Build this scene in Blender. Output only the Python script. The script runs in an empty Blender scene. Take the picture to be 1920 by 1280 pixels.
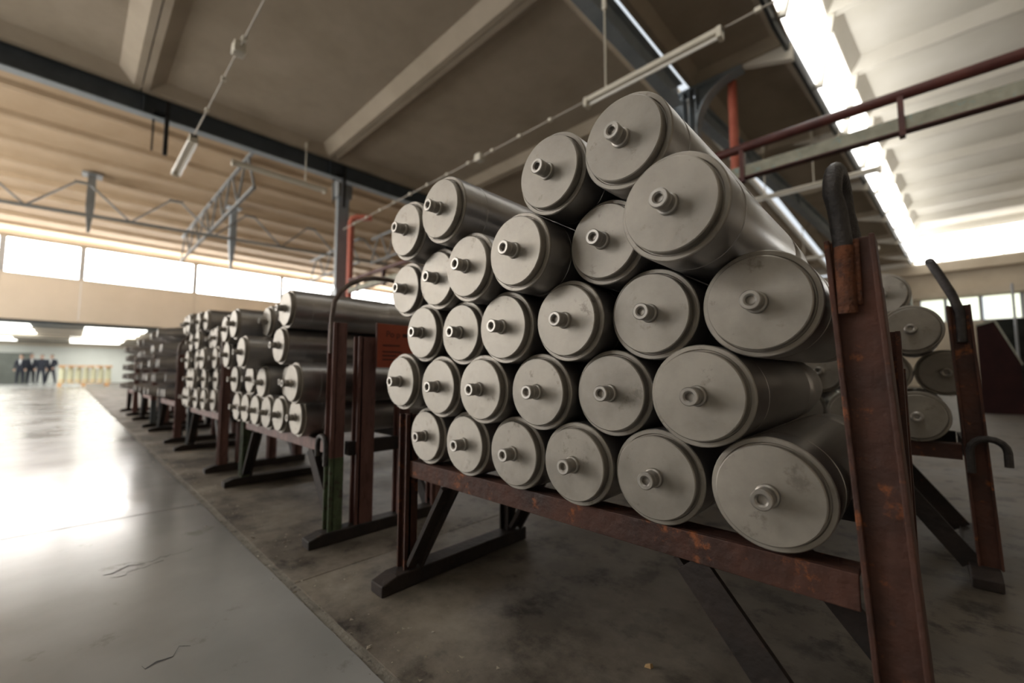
import bpy, bmesh, math, random
from mathutils import Vector, Matrix
random.seed(7)
SC = bpy.context.scene
COL = SC.collection
PI = math.pi

# ---------------------------------------------------------------- camera
CAMZ = 0.585
TILT, YAW = math.radians(4.403), math.radians(43.85)
fw = Vector((-math.sin(YAW)*math.cos(TILT), math.cos(YAW)*math.cos(TILT), math.sin(TILT)))
rt = Vector((math.cos(YAW), math.sin(YAW), 0))
upv = rt.cross(fw)
cd = bpy.data.cameras.new('camera')
cam = bpy.data.objects.new('camera', cd); COL.objects.link(cam)
cam.matrix_world = Matrix(((rt.x, upv.x, -fw.x, 0), (rt.y, upv.y, -fw.y, 0), (rt.z, upv.z, -fw.z, CAMZ), (0, 0, 0, 1)))
cd.sensor_width = 36.0
cd.lens = 794.36/1920*36
cd.clip_start = 0.02
cd.dof.use_dof = True
cd.dof.focus_distance = 0.72
cd.dof.aperture_fstop = 2.2
SC.camera = cam

# ---------------------------------------------------------------- world, light, exposure
w = bpy.data.worlds.new('sky'); SC.world = w; w.use_nodes = True
w.node_tree.nodes['Background'].inputs[0].default_value = (0.86, 0.93, 1.0, 1)
w.node_tree.nodes['Background'].inputs[1].default_value = 1.0
SC.view_settings.view_transform = 'Standard'
SC.view_settings.look = 'None'
SC.view_settings.gamma = 1.0
SC.view_settings.use_curve_mapping = False
SC.view_settings.exposure = 0.0
WIN = 14.0          # end wall windows
SKY = 4.6          # roof light glazing
GATE = 880.0       # daylight through the open gate (W)

def area(name, loc, rot, sx, sy, power, col=(1, .96, .9)):
    l = bpy.data.lights.new(name, 'AREA'); l.shape = 'RECTANGLE'; l.size = sx; l.size_y = sy
    l.energy = power; l.color = col
    o = bpy.data.objects.new(name, l); COL.objects.link(o); o.location = loc; o.rotation_euler = rot
    return o
# daylight entering the open gate in the front wall (faces +Y)
area('gate_daylight', (-15.5, -9.1, 2.1), (math.radians(90), 0, math.radians(0)), 7.6, 4.0, GATE)
bpy.data.objects['gate_daylight'].rotation_euler = Vector((0, 1, 0)).to_track_quat('-Z', 'Z').to_euler()

# ---------------------------------------------------------------- materials
def mat(name, c1, c2=None, rough=.5, metal=0., scale=8., bump=0., r2=None, c3=None, c3t=.62, detail=6., stretch=None, vary=0., spec=None):
    m = bpy.data.materials.new(name); m.use_nodes = True
    nt = m.node_tree; N = nt.nodes; L = nt.links
    b = N['Principled BSDF']
    b.inputs['Metallic'].default_value = metal
    b.inputs['Roughness'].default_value = rough
    if spec is not None: b.inputs['Specular IOR Level'].default_value = spec
    if c2 is None:
        b.inputs['Base Color'].default_value = (*c1, 1)
        return m
    tc = N.new('ShaderNodeTexCoord'); mp = N.new('ShaderNodeMapping'); L.new(tc.outputs['Object'], mp.inputs[0])
    if stretch: mp.inputs['Scale'].default_value = stretch
    vec = mp.outputs[0]
    oi = N.new('ShaderNodeObjectInfo')
    if vary:
        add = N.new('ShaderNodeVectorMath'); add.operation = 'ADD'
        mu = N.new('ShaderNodeMath'); mu.operation = 'MULTIPLY'; mu.inputs[1].default_value = 37.
        L.new(oi.outputs['Random'], mu.inputs[0]); L.new(vec, add.inputs[0]); L.new(mu.outputs[0], add.inputs[1]); vec = add.outputs[0]
    n = N.new('ShaderNodeTexNoise'); n.inputs['Scale'].default_value = scale; n.inputs['Detail'].default_value = detail; n.inputs['Roughness'].default_value = .62
    L.new(vec, n.inputs['Vector'])
    cr = N.new('ShaderNodeValToRGB'); L.new(n.outputs[0], cr.inputs[0])
    e = cr.color_ramp.elements; e[0].position = .33; e[0].color = (*c1, 1); e[1].position = .68; e[1].color = (*c2, 1)
    out = cr.outputs[0]
    if c3 is not None:
        n2 = N.new('ShaderNodeTexNoise'); n2.inputs['Scale'].default_value = scale*2.7; n2.inputs['Detail'].default_value = 8; n2.inputs['Roughness'].default_value = .7
        L.new(vec, n2.inputs['Vector'])
        r = N.new('ShaderNodeValToRGB'); r.color_ramp.elements[0].position = c3t-.05; r.color_ramp.elements[1].position = c3t+.05
        L.new(n2.outputs[0], r.inputs[0])
        mx = N.new('ShaderNodeMix'); mx.data_type = 'RGBA'; L.new(r.outputs[0], mx.inputs['Factor']); L.new(out, mx.inputs['A']); mx.inputs['B'].default_value = (*c3, 1)
        out = mx.outputs['Result']
    if vary:
        hs = N.new('ShaderNodeHueSaturation'); mr = N.new('ShaderNodeMapRange'); L.new(oi.outputs['Random'], mr.inputs[0])
        mr.inputs['To Min'].default_value = 1-vary; mr.inputs['To Max'].default_value = 1+vary
        L.new(mr.outputs[0], hs.inputs['Value']); L.new(out, hs.inputs['Color']); out = hs.outputs[0]
    L.new(out, b.inputs['Base Color'])
    if r2 is not None:
        mr = N.new('ShaderNodeMapRange'); L.new(n.outputs[0], mr.inputs[0]); mr.inputs['From Min'].default_value = .3; mr.inputs['From Max'].default_value = .7
        mr.inputs['To Min'].default_value = rough; mr.inputs['To Max'].default_value = r2; L.new(mr.outputs[0], b.inputs['Roughness'])
    if bump:
        bp = N.new('ShaderNodeBump'); bp.inputs['Strength'].default_value = bump; bp.inputs['Distance'].default_value = .01
        nb = N.new('ShaderNodeTexNoise'); nb.inputs['Scale'].default_value = scale*6; nb.inputs['Detail'].default_value = 5; L.new(vec, nb.inputs['Vector'])
        L.new(nb.outputs[0], bp.inputs['Height']); L.new(bp.outputs[0], b.inputs['Normal'])
    return m

def emit(name, col, s):
    m = bpy.data.materials.new(name); m.use_nodes = True; nt = m.node_tree
    b = nt.nodes['Principled BSDF']; b.inputs['Base Color'].default_value = (.8, .8, .8, 1); b.inputs['Roughness'].default_value = .4
    b.inputs['Emission Color'].default_value = (*col, 1); b.inputs['Emission Strength'].default_value = s
    return m

M = {}
M['plate'] = mat('brushed_steel_plate', (.27, .25, .222), (.40, .372, .33), rough=.45, r2=.58, metal=.7, scale=11, bump=.05, vary=.07, c3=(.21, .19, .165), c3t=.64)
M['body'] = mat('dark_steel_body', (.33, .32, .315), (.45, .435, .425), rough=.29, r2=.37, metal=.85, scale=6, bump=.015, vary=.12)
M['spigot'] = mat('turned_steel', (.32, .30, .275), (.46, .44, .41), rough=.42, metal=.85, scale=30, vary=.05)
M['bore'] = mat('dark_bore', (.02, .018, .016), rough=.6, metal=.3)
M['rust'] = mat('rusty_steel', (.035, .016, .012), (.095, .036, .022), rough=.55, r2=.8, metal=.15, scale=9, bump=.35, c3=(.24, .075, .022), c3t=.63, vary=.1)
M['rust_bright'] = mat('bright_rust', (.05, .02, .011), (.17, .055, .02), rough=.8, scale=26, bump=.6, c3=(.05, .022, .015), c3t=.58)
M['dark_rust'] = mat('dark_oxide_steel', (.012, .009, .008), (.032, .021, .017), rough=.7, metal=.1, scale=11, bump=.25, c3=(.10, .04, .02), c3t=.68)
M['redox'] = mat('faded_red_oxide_steel', (.10, .045, .038), (.19, .09, .075), rough=.55, metal=.1, scale=9, bump=.2, c3=(.07, .03, .024), c3t=.6, stretch=(3, 3, .7))
M['green'] = mat('chipped_green_paint', (.05, .07, .035), (.085, .12, .06), rough=.55, scale=14, bump=.25, c3=(.05, .035, .025), c3t=.56)
M['bluegrey'] = mat('bluegrey_leg_paint', (.07, .085, .095), (.11, .125, .135), rough=.5, scale=8, bump=.1)
M['rod'] = mat('black_iron_rod', (.028, .026, .026), (.07, .062, .06), rough=.5, metal=.5, scale=40, bump=.3)
M['loosered'] = mat('worn_brown_rod', (.10, .075, .065), (.19, .15, .13), rough=.5, metal=.4, scale=30, bump=.2)
M['floor'] = mat('polished_concrete', (.27, .272, .268), (.37, .37, .362), rough=.14, r2=.27, scale=1.3, detail=10, bump=.015, c3=(.20, .193, .178), c3t=.64)
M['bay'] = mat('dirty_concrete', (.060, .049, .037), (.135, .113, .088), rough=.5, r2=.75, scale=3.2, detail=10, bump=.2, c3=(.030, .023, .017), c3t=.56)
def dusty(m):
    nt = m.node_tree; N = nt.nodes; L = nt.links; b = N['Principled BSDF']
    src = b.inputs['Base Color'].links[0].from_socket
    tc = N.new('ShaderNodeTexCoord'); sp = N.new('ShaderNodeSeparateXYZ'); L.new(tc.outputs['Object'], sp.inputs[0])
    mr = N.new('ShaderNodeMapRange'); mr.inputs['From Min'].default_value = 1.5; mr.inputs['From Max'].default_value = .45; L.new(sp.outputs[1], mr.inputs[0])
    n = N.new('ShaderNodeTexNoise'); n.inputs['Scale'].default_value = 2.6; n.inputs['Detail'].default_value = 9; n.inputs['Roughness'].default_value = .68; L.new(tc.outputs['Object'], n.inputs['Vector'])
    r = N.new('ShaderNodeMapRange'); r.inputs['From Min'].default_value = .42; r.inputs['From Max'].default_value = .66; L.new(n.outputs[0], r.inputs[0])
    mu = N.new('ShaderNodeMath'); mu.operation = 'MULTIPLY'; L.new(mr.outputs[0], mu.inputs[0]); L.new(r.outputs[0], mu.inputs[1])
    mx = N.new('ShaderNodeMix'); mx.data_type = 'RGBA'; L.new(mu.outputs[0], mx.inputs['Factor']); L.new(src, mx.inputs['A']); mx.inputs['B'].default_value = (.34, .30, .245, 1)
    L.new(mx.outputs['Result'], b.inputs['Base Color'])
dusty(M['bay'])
M['joint'] = mat('joint_filler', (.16, .145, .12), (.30, .28, .24), rough=.7, scale=14, detail=9, bump=.4, c3=(.05, .042, .034), c3t=.6)
M['chip'] = mat('pale_chips', (.5, .46, .38), rough=.8)
M['concrete'] = mat('tan_concrete', (.37, .31, .23), (.47, .40, .31), rough=.8, scale=.9, detail=9, bump=.05)
M['warmceil'] = mat('warm_concrete', (.46, .33, .205), (.55, .41, .27), rough=.8, scale=1.1, detail=6, bump=.05)
M['white'] = mat('white_painted_concrete', (.66, .62, .53), (.74, .70, .62), rough=.7, scale=.8, bump=.03)
M['wall'] = mat('beige_wall_paint', (.55, .49, .40), (.63, .56, .465), rough=.8, scale=.5)
M['farwall'] = mat('pale_wall_paint', (.55, .56, .53), (.62, .63, .60), rough=.8, scale=.5)
M['steelblue'] = mat('bluegrey_painted_steel', (.25, .29, .32), (.33, .37, .40), rough=.45, scale=3, bump=.03)
M['steeldark'] = mat('dark_bluegrey_steel', (.035, .042, .048), (.055, .064, .072), rough=.45, scale=3)  # darker copy of the girder paint, puts shade into the far girder's colour
M['truss'] = mat('grey_truss_steel', (.17, .18, .18), (.23, .24, .24), rough=.5, scale=5)
M['frame'] = mat('window_frame_grey', (.28, .29, .30), (.34, .35, .36), rough=.5, scale=5)
M['red'] = mat('red_pipe_paint', (.42, .11, .07), (.52, .15, .10), rough=.4, scale=6)
M['maroon'] = mat('maroon_rail_paint', (.055, .015, .013), (.095, .025, .019), rough=.4, scale=6)
M['tray'] = mat('weathered_grey_green_bar', (.20, .20, .155), (.33, .32, .25), rough=.7, scale=7, c3=(.20, .30, .28), c3t=.62, bump=.1)
M['lamp'] = mat('cream_lamp_housing', (.62, .58, .48), (.70, .66, .56), rough=.4, scale=4)
M['tube'] = mat('unlit_tube_glass', (.80, .78, .72), rough=.2)
M['cable'] = mat('grey_cable', (.40, .36, .30), rough=.6)
M['black'] = mat('black_bracket', (.012, .012, .013), rough=.5)
M['sign'] = mat('orange_red_sign', (.30, .055, .022), (.37, .075, .03), rough=.5, scale=5)
M['ink'] = mat('sign_ink', (.05, .012, .008), rough=.6)
M['wood'] = mat('pale_pallet_wood', (.45, .29, .14), (.60, .42, .22), rough=.75, scale=6, stretch=(1, 8, 8))
M['orangewood'] = mat('orange_pallet_wood', (.60, .33, .15), (.72, .43, .22), rough=.75, scale=6)
M['crate'] = mat('dark_green_crate', (.010, .011, .009), (.022, .023, .019), rough=.8, scale=5, spec=.15)
M['maroonbox'] = mat('dark_maroon_sheet', (.014, .006, .006), (.024, .009, .008), rough=.85, scale=5, spec=.1)
M['olive'] = mat('pale_olive_paint', (.52, .52, .36), (.60, .60, .43), rough=.5, scale=5)
M['doorgrey'] = mat('grey_green_door', (.12, .13, .115), (.15, .16, .145), rough=.6, scale=3)
M['suit'] = mat('navy_suit', (.012, .014, .024), (.022, .025, .04), rough=.8, scale=20)
M['shirt'] = mat('white_shirt', (.7, .7, .7), rough=.8)
M['skin'] = mat('skin', (.50, .32, .24), rough=.6)
M['hair'] = mat('dark_hair', (.03, .022, .018), rough=.7)
M['pane'] = emit('bright_daylight_pane', (1, .985, .96), WIN)
M['skypane'] = emit('bright_rooflight_pane', (1, .985, .95), SKY)
M['farpane'] = emit('daylight_pane_with_foliage', (.93, 1, .78), 1.3)
M['farlight'] = emit('rooflight_panel', (1, 1, .92), 5.5)

# ---------------------------------------------------------------- mesh helpers
class MB:
    def __init__(s): s.v = []; s.f = []
    def add(s, vs, fs):
        o = len(s.v); s.v += [tuple(v) for v in vs]; s.f += [tuple(i+o for i in f) for f in fs]; return s
    def box(s, x0, x1, y0, y1, z0, z1):
        return s.add([(x0, y0, z0), (x1, y0, z0), (x1, y1, z0), (x0, y1, z0), (x0, y0, z1), (x1, y0, z1), (x1, y1, z1), (x0, y1, z1)],
                     [(3, 2, 1, 0), (4, 5, 6, 7), (0, 1, 5, 4), (1, 2, 6, 5), (2, 3, 7, 6), (3, 0, 4, 7)])
    def bar(s, a, b, wx, wz, up=(0, 0, 1)):
        a, b = Vector(a), Vector(b); d = (b-a).normalized(); u = Vector(up)
        r = d.cross(u).normalized(); u = r.cross(d)
        p = []
        for c in (a, b):
            for i, j in ((-1, -1), (1, -1), (1, 1), (-1, 1)): p.append(c+r*wx/2*i+u*wz/2*j)
        return s.add(p, [(0, 1, 2, 3), (7, 6, 5, 4), (0, 4, 5, 1), (1, 5, 6, 2), (2, 6, 7, 3), (3, 7, 4, 0)])
    def extrude(s, prof, a, b, up=(0, 0, 1)):      # prof: 2D polygon (r, u), swept from a to b
        a, b = Vector(a), Vector(b); d = (b-a).normalized(); u = Vector(up); r = d.cross(u).normalized(); u = r.cross(d)
        n = len(prof); vs = [c+r*p+u*q for c in (a, b) for p, q in prof]
        fs = [(i, (i+1) % n, n+(i+1) % n, n+i) for i in range(n)]+[tuple(range(n))[::-1], tuple(range(n, 2*n))]
        return s.add(vs, fs)
    def tube(s, pts, r, n=10, caps=True):
        pts = [Vector(p) for p in pts]; rs = r if isinstance(r, (list, tuple)) else [r]*len(pts)
        ref = None; vs = []
        for i, p in enumerate(pts):
            d = (pts[min(i+1, len(pts)-1)]-pts[max(i-1, 0)]).normalized()
            if ref is None:
                ref = d.orthogonal().normalized()
            ref = (ref-d*ref.dot(d)).normalized(); q = d.cross(ref)
            vs += [p+(ref*math.cos(2*PI*k/n)+q*math.sin(2*PI*k/n))*rs[i] for k in range(n)]
        fs = [(i*n+k, i*n+(k+1) % n, (i+1)*n+(k+1) % n, (i+1)*n+k) for i in range(len(pts)-1) for k in range(n)]
        if caps: fs += [tuple(range(n))[::-1], tuple(range((len(pts)-1)*n, len(pts)*n))]
        return s.add(vs, fs)
    def lathe(s, prof, n=48):      # prof: (radius, y) from front to back about the local Y axis
        vs = [(r*math.cos(2*PI*k/n), y, r*math.sin(2*PI*k/n)) for r, y in prof for k in range(n)]
        m = len(prof)
        fs = [(i*n+k, i*n+(k+1) % n, (i+1)*n+(k+1) % n, (i+1)*n+k) for i in range(m-1) for k in range(n)]
        fs += [tuple(range(n))[::-1], tuple(range((m-1)*n, m*n))]
        return s.add(vs, fs)
    def mesh(s, name, smooth=None):
        me = bpy.data.meshes.new(name); me.from_pydata(s.v, [], s.f)
        bm = bmesh.new(); bm.from_mesh(me); bmesh.ops.recalc_face_normals(bm, faces=bm.faces)
        if smooth:
            for e in bm.edges:
                e.smooth = len(e.link_faces) == 2 and e.calc_face_angle(0) < smooth
            for f in bm.faces: f.smooth = True
        bm.to_mesh(me); bm.free()
        return me
    def build(s, name, m, parent=None, smooth=None, bevel=0):
        me = s.mesh(name, smooth); me.materials.append(M[m])
        o = bpy.data.objects.new(name, me); COL.objects.link(o)
        if parent: o.parent = parent
        if bevel:
            bv = o.modifiers.new('bevel', 'BEVEL'); bv.width = bevel; bv.segments = 2; bv.limit_method = 'ANGLE'
        return o
SM = math.radians(35)
def tag(o, label, cat, group=None):
    o['label'] = label; o['category'] = cat
    if group: o['group'] = group
    return o
def empty(name, loc, label=None, cat=None, group=None, rz=0):
    o = bpy.data.objects.new(name, None); COL.objects.link(o); o.location = loc; o.rotation_euler = (0, 0, rz); o.empty_display_size = .1
    if label: tag(o, label, cat, group)
    return o
def struct(o): o['kind'] = 'structure'; return o
def copy_tree(o, parent=None):
    c = o.copy(); COL.objects.link(c); c.parent = parent
    for ch in list(o.children): copy_tree(ch, c)
    return c
def inst(o, parent, loc=None):
    c = o.copy(); COL.objects.link(c); c.parent = parent
    if loc is not None: c.location = loc
    return c

# ================================================================ THE SETTING
FY = .46     # line between the aisle slab and the rack bay
fl = struct(empty('floor', (0, 0, 0)))
xs = [-42, -25.2, -20.2, -16.6, -13.05, -9.5, -5.93, -2.38, 1.17, 4.72, 9.2]
for i in range(len(xs)-1):
    for y0, y1 in ((-9.2, -5.2), (-5.2, FY-.012)):
        MB().box(xs[i]+.003, xs[i+1]-.003, y0+.003, y1, -.12, 0).build('aisle_slab', 'floor', fl, bevel=.002)
xs2 = [-42, -25.2, -19, -13, -7.2, -1.3, 4.5, 9.2]
for i in range(len(xs2)-1):
    for y0, y1 in ((FY+.012, 6), (6, 12), (12, 28.2)):
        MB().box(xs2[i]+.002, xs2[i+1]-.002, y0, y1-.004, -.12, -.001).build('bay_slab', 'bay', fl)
MB().box(-42, 9.2, FY-.012, FY+.012, -.12, -.004).build('joint_strip', 'joint', fl)
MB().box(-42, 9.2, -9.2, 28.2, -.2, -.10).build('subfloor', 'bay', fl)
# crumbled chips along the joint
mb = MB()
for k in range(420):
    x = -random.random()**1.6*6+.3; y = FY+random.gauss(.01, .035)+(.12*random.random()**2); s = random.uniform(.0012, .005)
    mb.add([(x+random.uniform(-s, s)*1.3, y+random.uniform(-s, s)*1.3, z) for z in (0, 0, 0, s*.8)]+[(x, y-s, 0)], [(0, 1, 3), (1, 2, 3), (2, 0, 3), (4, 1, 3)])
ch = mb.build('concrete_chips', 'chip'); tag(ch, 'pale crumbs of concrete scattered along the floor joint', 'debris'); ch['kind'] = 'stuff'
# cracks in the aisle slab, as thin dark inlaid strips
def crack(pts):
    mb = MB(); vs = []; p2 = []
    for a, b in zip(pts[:-1], pts[1:]):
        for k in range(8):
            t = k/8; p2.append((a[0]+(b[0]-a[0])*t+random.gauss(0, .008), a[1]+(b[1]-a[1])*t+random.gauss(0, .008)))
    for i, (x, y) in enumerate(p2):
        wd = random.uniform(.0008, .0035); vs += [(x-wd, y, .0006), (x+wd, y, .0006)]
    n = len(p2); mb.add(vs, [(2*i, 2*i+1, 2*i+3, 2*i+2) for i in range(n-1)])
    mb.build('crack', 'black', fl)
crack([(-1.75, .10), (-1.78, .20), (-1.80, .33)]); crack([(-1.70, .12), (-1.76, .26)]); crack([(-1.15, .13), (-1.17, .22)]); crack([(-1.0, -.32), (-1.02, -.22)])

# --- end wall (left) with its strip of windows, open below to a lower hall
XE = -25.0
wl = struct(empty('wall_left', (XE, 0, 0)))
def wbox(y0, y1, z0, z1, name='wall_panel', m='wall', x0=-.25, x1=0): return MB().box(x0, x1, y0, y1, z0, z1).build(name, m, wl)
yj = [-9.2, -5.9, -2.05, .12, 3.95, 7.8, 11.6, 15.4, 19.2, 23, 28.2]
for a, b in zip(yj[:-1], yj[1:]): wbox(a+.006, b-.006, 2.72, 4.5)
wbox(-9.2, 28.2, 5.86, 6.4, 'lintel', 'concrete')
wbox(8.5, 28.2, 0, 2.72, 'lower_wall', 'wall'); wbox(-9.2, -7.5, 0, 2.72, 'lower_wall', 'wall')
wn = struct(empty('window_1', (XE, 0, 0)))
for a, b in zip(yj[:-1], yj[1:]):
    MB().box(-.16, -.13, a+.04, b-.04, 4.5, 5.86).build('pane', 'pane', wn)
    MB().box(-.14, -.02, b-.09, b+.09, 4.5, 5.86).build('mullion', 'frame', wn)
MB().box(-.16, .03, -9.2, 28.2, 4.46, 4.51).build('window_sill', 'wall', wn)
# lower hall behind the wall
lh = struct(empty('wall_far', (-40, 0, 0)))
MB().box(-.2, 0, -12, 12, 0, 2.62).build('wall_panel', 'farwall', lh)
MB().box(0, .06, -12, 12, 2.35, 2.62).build('cornice', 'wall', lh)
d1 = struct(empty('door_1', (-39.98, 0, 0)))
MB().box(0, .05, -4.4, -1.75, 0, 1.9).build('door_leaf', 'doorgrey', d1)
MB().box(.0, .08, -1.75, -1.68, 0, 1.96).build('door_frame', 'frame', d1)
lc = struct(empty('ceiling_lower_hall', (0, 0, 0)))
MB().box(-40, XE-.26, -12, 12, 2.62, 2.8).build('ceiling_slab', 'steeldark', lc)
for x0, x1, y0, y1 in ((-33, -26, -4.6, -1.25), (-39, -34, -4.2, -2.3), (-32, -26, .35, 2.4), (-39, -33.5, -.1, 2.2), (-39, -27, 4.4, 6.5)):
    MB().box(x0, x1, y0, y1, 2.585, 2.615).build('rooflight', 'farlight', lc)
for x in (-27.5, -29.5, -31.5, -33.3, -36): MB().box(x-.09, x+.09, -12, 12, 2.50, 2.58).build('purlin', 'wall', lc)
wlo = struct(empty('wall_lower_hall_side', (0, 0, 0)))
MB().box(-40, XE-.26, -12.2, -12, 0, 2.7).build('wall_panel', 'farwall', wlo); MB().box(-40, XE-.26, 12, 12.2, 0, 2.7).build('wall_panel', 'farwall', wlo)

# --- front wall (behind the camera) with open gate and high windows extended for fill light
wf = struct(empty('wall_front', (0, -9.2, 0)))
for x0, x1, z0, z1 in ((-25.2, -19.5, 0, 4.5), (-11.5, 9.2, 0, 4.5), (-19.5, -11.5, 4.25, 4.5), (-25.2, 9.2, 5.8, 6.4), (-5.9, 9.2, 4.5, 5.8)):
    MB().box(x0, x1, -.25, 0, z0, z1).build('wall_panel', 'wall', wf)
wn2 = struct(empty('window_2_fill', (0, -9.2, 0)))
for k in range(5):  # unseen glowing panes, run lengthened to brighten the base plates and ceiling
    x = -25+k*3.8
    MB().box(x+.05, x+3.75, -.16, -.13, 4.5, 5.8).build('pane', 'pane', wn2); MB().box(x-.05, x+.05, -.15, 0, 4.5, 5.8).build('mullion', 'frame', wn2)
# --- back wall
YB = 28.0
wb = struct(empty('wall_back', (0, YB, 0)))
for x0, x1, z0, z1 in ((-25.2, 9.2, 0, 3.0), (-25.2, .2, 3.0, 4.05), (3.4, 9.2, 3.0, 4.05), (-25.2, 9.2, 4.05, 5.3)):
    MB().box(x0, x1, 0, .25, z0, z1).build('wall_panel', 'concrete', wb)
MB().box(-25.2, 9.2, -.35, 0, 5.3, 5.75).build('header_beam', 'concrete', wb)
MB().box(-25.2, 9.2, -.5, -.05, 4.1, 4.35).build('ledge', 'concrete', wb)
wn3 = struct(empty('window_3', (0, YB, 0)))
for x0, x1 in ((.2, 1.0), (1.06, 2.1), (2.2, 3.3)):
    MB().box(x0+.03, x1-.03, .1, .13, 3.03, 4.05).build('pane', 'farpane', wn3); MB().box(x1-.04, x1+.07, .0, .1, 3.0, 4.05).build('mullion', 'frame', wn3)
wr = struct(MB().box(9.0, 9.25, -9.2, 28.2, 0, 6.4).build('wall_right', 'wall'))

# --- ceilings
ce = struct(empty('ceiling', (0, 0, 0)))
def coffer(x0, x1, y0, y1, z, m, dep=.16, bx=.14, by=.10, sl=.22, name='roof_panel', xsh0=0, xsh1=0):
    """ceiling panel with a thick edge rib and a recessed, sloped-sided field"""
    mb = MB()
    def ring(ix, iy, zz): return [(x0+ix+xsh0*0, y0+iy, zz), (x1-ix, y0+iy, zz), (x1-ix+xsh1, y1-iy, zz), (x0+ix+xsh0, y1-iy, zz)]
    vs = ring(0, 0, z+.3)+ring(0, 0, z)+ring(bx, by, z)+ring(bx+sl, by+sl, z+dep)
    fs = [(0, 1, 2, 3)]
    for k in range(3):
        for i in range(4): fs.append((4*k+i, 4*k+(i+1) % 4, 4*k+4+(i+1) % 4, 4*k+4+i))
    fs.append((12, 13, 14, 15)); mb.add(vs, fs)
    return mb.build(name, m, ce)
PY = [.64+3.6*k for k in range(-3, 8)]+[28.2]
def sx(y): return -1.30+.062*(y-6.75) if y > 6.75 else -1.30
for a, b in zip(PY[:-1], PY[1:]):
    coffer(-10.4, -3.16, a+.01, b-.01, 5.94, 'concrete')
    coffer(-2.84, sx(a)-.0, a+.01, b-.01, 5.94, 'concrete', dep=.12, bx=.1, sl=.14, xsh1=sx(b)-sx(a))
    coffer(4.2, 9.1, a+.01, b-.01, 5.94, 'concrete')
# far bays: narrow panels running across
x = -24.9
while x < -10.9:
    x1 = min(x+1.42, -10.72)
    coffer(x+.01, x1-.01, -9.2, 28.2, 5.98, 'warmceil', dep=.09, bx=.07, by=.1, sl=.09)
    x = x1
# --- roof light: glazing leaning up from the panel edge to a higher white vault
rl = struct(empty('window_4', (0, 0, 0)))
GZ0, GZ1 = 5.98, 7.2
def ux(y): return -.98+.062*(y-8.8) if y > 8.8 else -.98
GY = [-9+2.3*k for k in range(17)]
for a, b in zip(GY[:-1], GY[1:]):
    vs = [(sx(a)+.03, a+.06, GZ0), (sx(b)+.03, b-.06, GZ0), (ux(b)+.03, b-.06, GZ1), (ux(a)+.03, a+.06, GZ1)]
    vs += [(p[0]-.04, p[1], p[2]+.01) for p in vs]
    MB().add(vs, [(0, 1, 2, 3), (7, 6, 5, 4), (0, 4, 5, 1), (1, 5, 6, 2), (2, 6, 7, 3), (3, 7, 4, 0)]).build('pane', 'skypane', rl)
    MB().bar((sx(b)+.06, b, GZ0-.06), (ux(b)+.10, b, GZ1), .07, .12, up=(1, 0, 0)).build('glazing_post', 'white', rl)
    vs2 = [(sx(a)-.02, a, GZ0-.16), (sx(b)-.02, b, GZ0-.16), (sx(b)+.02, b, GZ0+.04), (sx(a)+.02, a, GZ0+.04)]
    vs2 += [(p[0]-.05, p[1], p[2]) for p in vs2]
    MB().add(vs2, [(0, 1, 2, 3), (7, 6, 5, 4), (0, 4, 5, 1), (1, 5, 6, 2), (2, 6, 7, 3), (3, 7, 4, 0)]).build('edge_flashing', 'steeldark', rl)
    coffer(ux(a)-.05, 3.9, a+.008, b-.008, GZ1, 'white', dep=.22, bx=.10, by=.07, sl=.2, xsh0=ux(b)-ux(a))
# far side of the vault closes down to the next dark bay
for a, b in zip(GY[:-1], GY[1:]):
    MB().box(3.95, 4.05, a+.004, b-.004, 5.95, 7.4).build('upstand_panel', 'concrete', rl)
MB().box(-1.6, 4.3, YB, YB+.2, 5.3, 7.6).build('end_wall_upper', 'white', rl)
for k in range(4): MB().box(.1+k*.95, .98+k*.95, YB-.05, YB-.02, 5.85, 7.1).build('pane', 'skypane', rl)
MB().box(-1.6, 4.3, -9.4, -9.2, 5.3, 7.6).build('end_wall_upper', 'white', rl)
# white tapered corbels under the panel edge, one at each rib
for y in PY[1:-1]:
    x1 = sx(y)+.02
    MB().add([(x1-.9, y-.05, 5.95), (x1-.9, y+.05, 5.95), (x1, y+.06, 5.95), (x1, y-.06, 5.95), (x1, y-.06, 5.66), (x1, y+.06, 5.66)],
             [(0, 1, 2, 3), (0, 3, 4), (1, 5, 2), (3, 2, 5, 4), (0, 4, 5, 1)]).build('corbel', 'white', ce)

# ================================================================ roof steel
def ibeam(name, a, b, h, wd, t, m, label, group='roof girders'):
    o = empty(name, a, label, 'beam', group)
    d = Vector(b)-Vector(a)
    MB().bar((0, 0, -h/2), d+Vector((0, 0, -h/2)), t, h-2*t).build('web', m, o)
    MB().bar((0, 0, -h+t/2), d+Vector((0, 0, -h+t/2)), wd, t).build('lower_flange', 'steelblue', o)  # always the lighter paint copy; under a dark web it colours in light
    MB().bar((0, 0, -t/2), d+Vector((0, 0, -t/2)), wd, t).build('upper_flange', m, o)
    n = int(d.length/3.6)
    for k in range(1, n+1):
        y = d.normalized()*(k*3.6-1.0)
        MB().box(y.x-wd*.45, y.x+wd*.45, y.y-.01, y.y+.01, y.z-h+t, y.z-t).build('stiffener', m, o)
    return o
ibeam('roof_girder', (-10.56, -9.1, 6.06), (-10.56, 27.9, 6.06), .48, .2, .022, 'steeldark', 'blue-grey steel girder, dark with shade put in its colour, beside the tan far bay')
ibeam('roof_girder', (-3.0, -9.1, 5.98), (-3.0, 7.6, 5.98), .42, .2, .022, 'steelblue', 'blue-grey steel girder ending in the curved haunch above the stacked shells')
ibeam('roof_girder', (-2.92, 8.1, 5.93), (-1.75, 20.0, 5.55), .36, .2, .02, 'steelblue', 'light blue-grey girder continuing beyond the curved haunch column')
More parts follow.
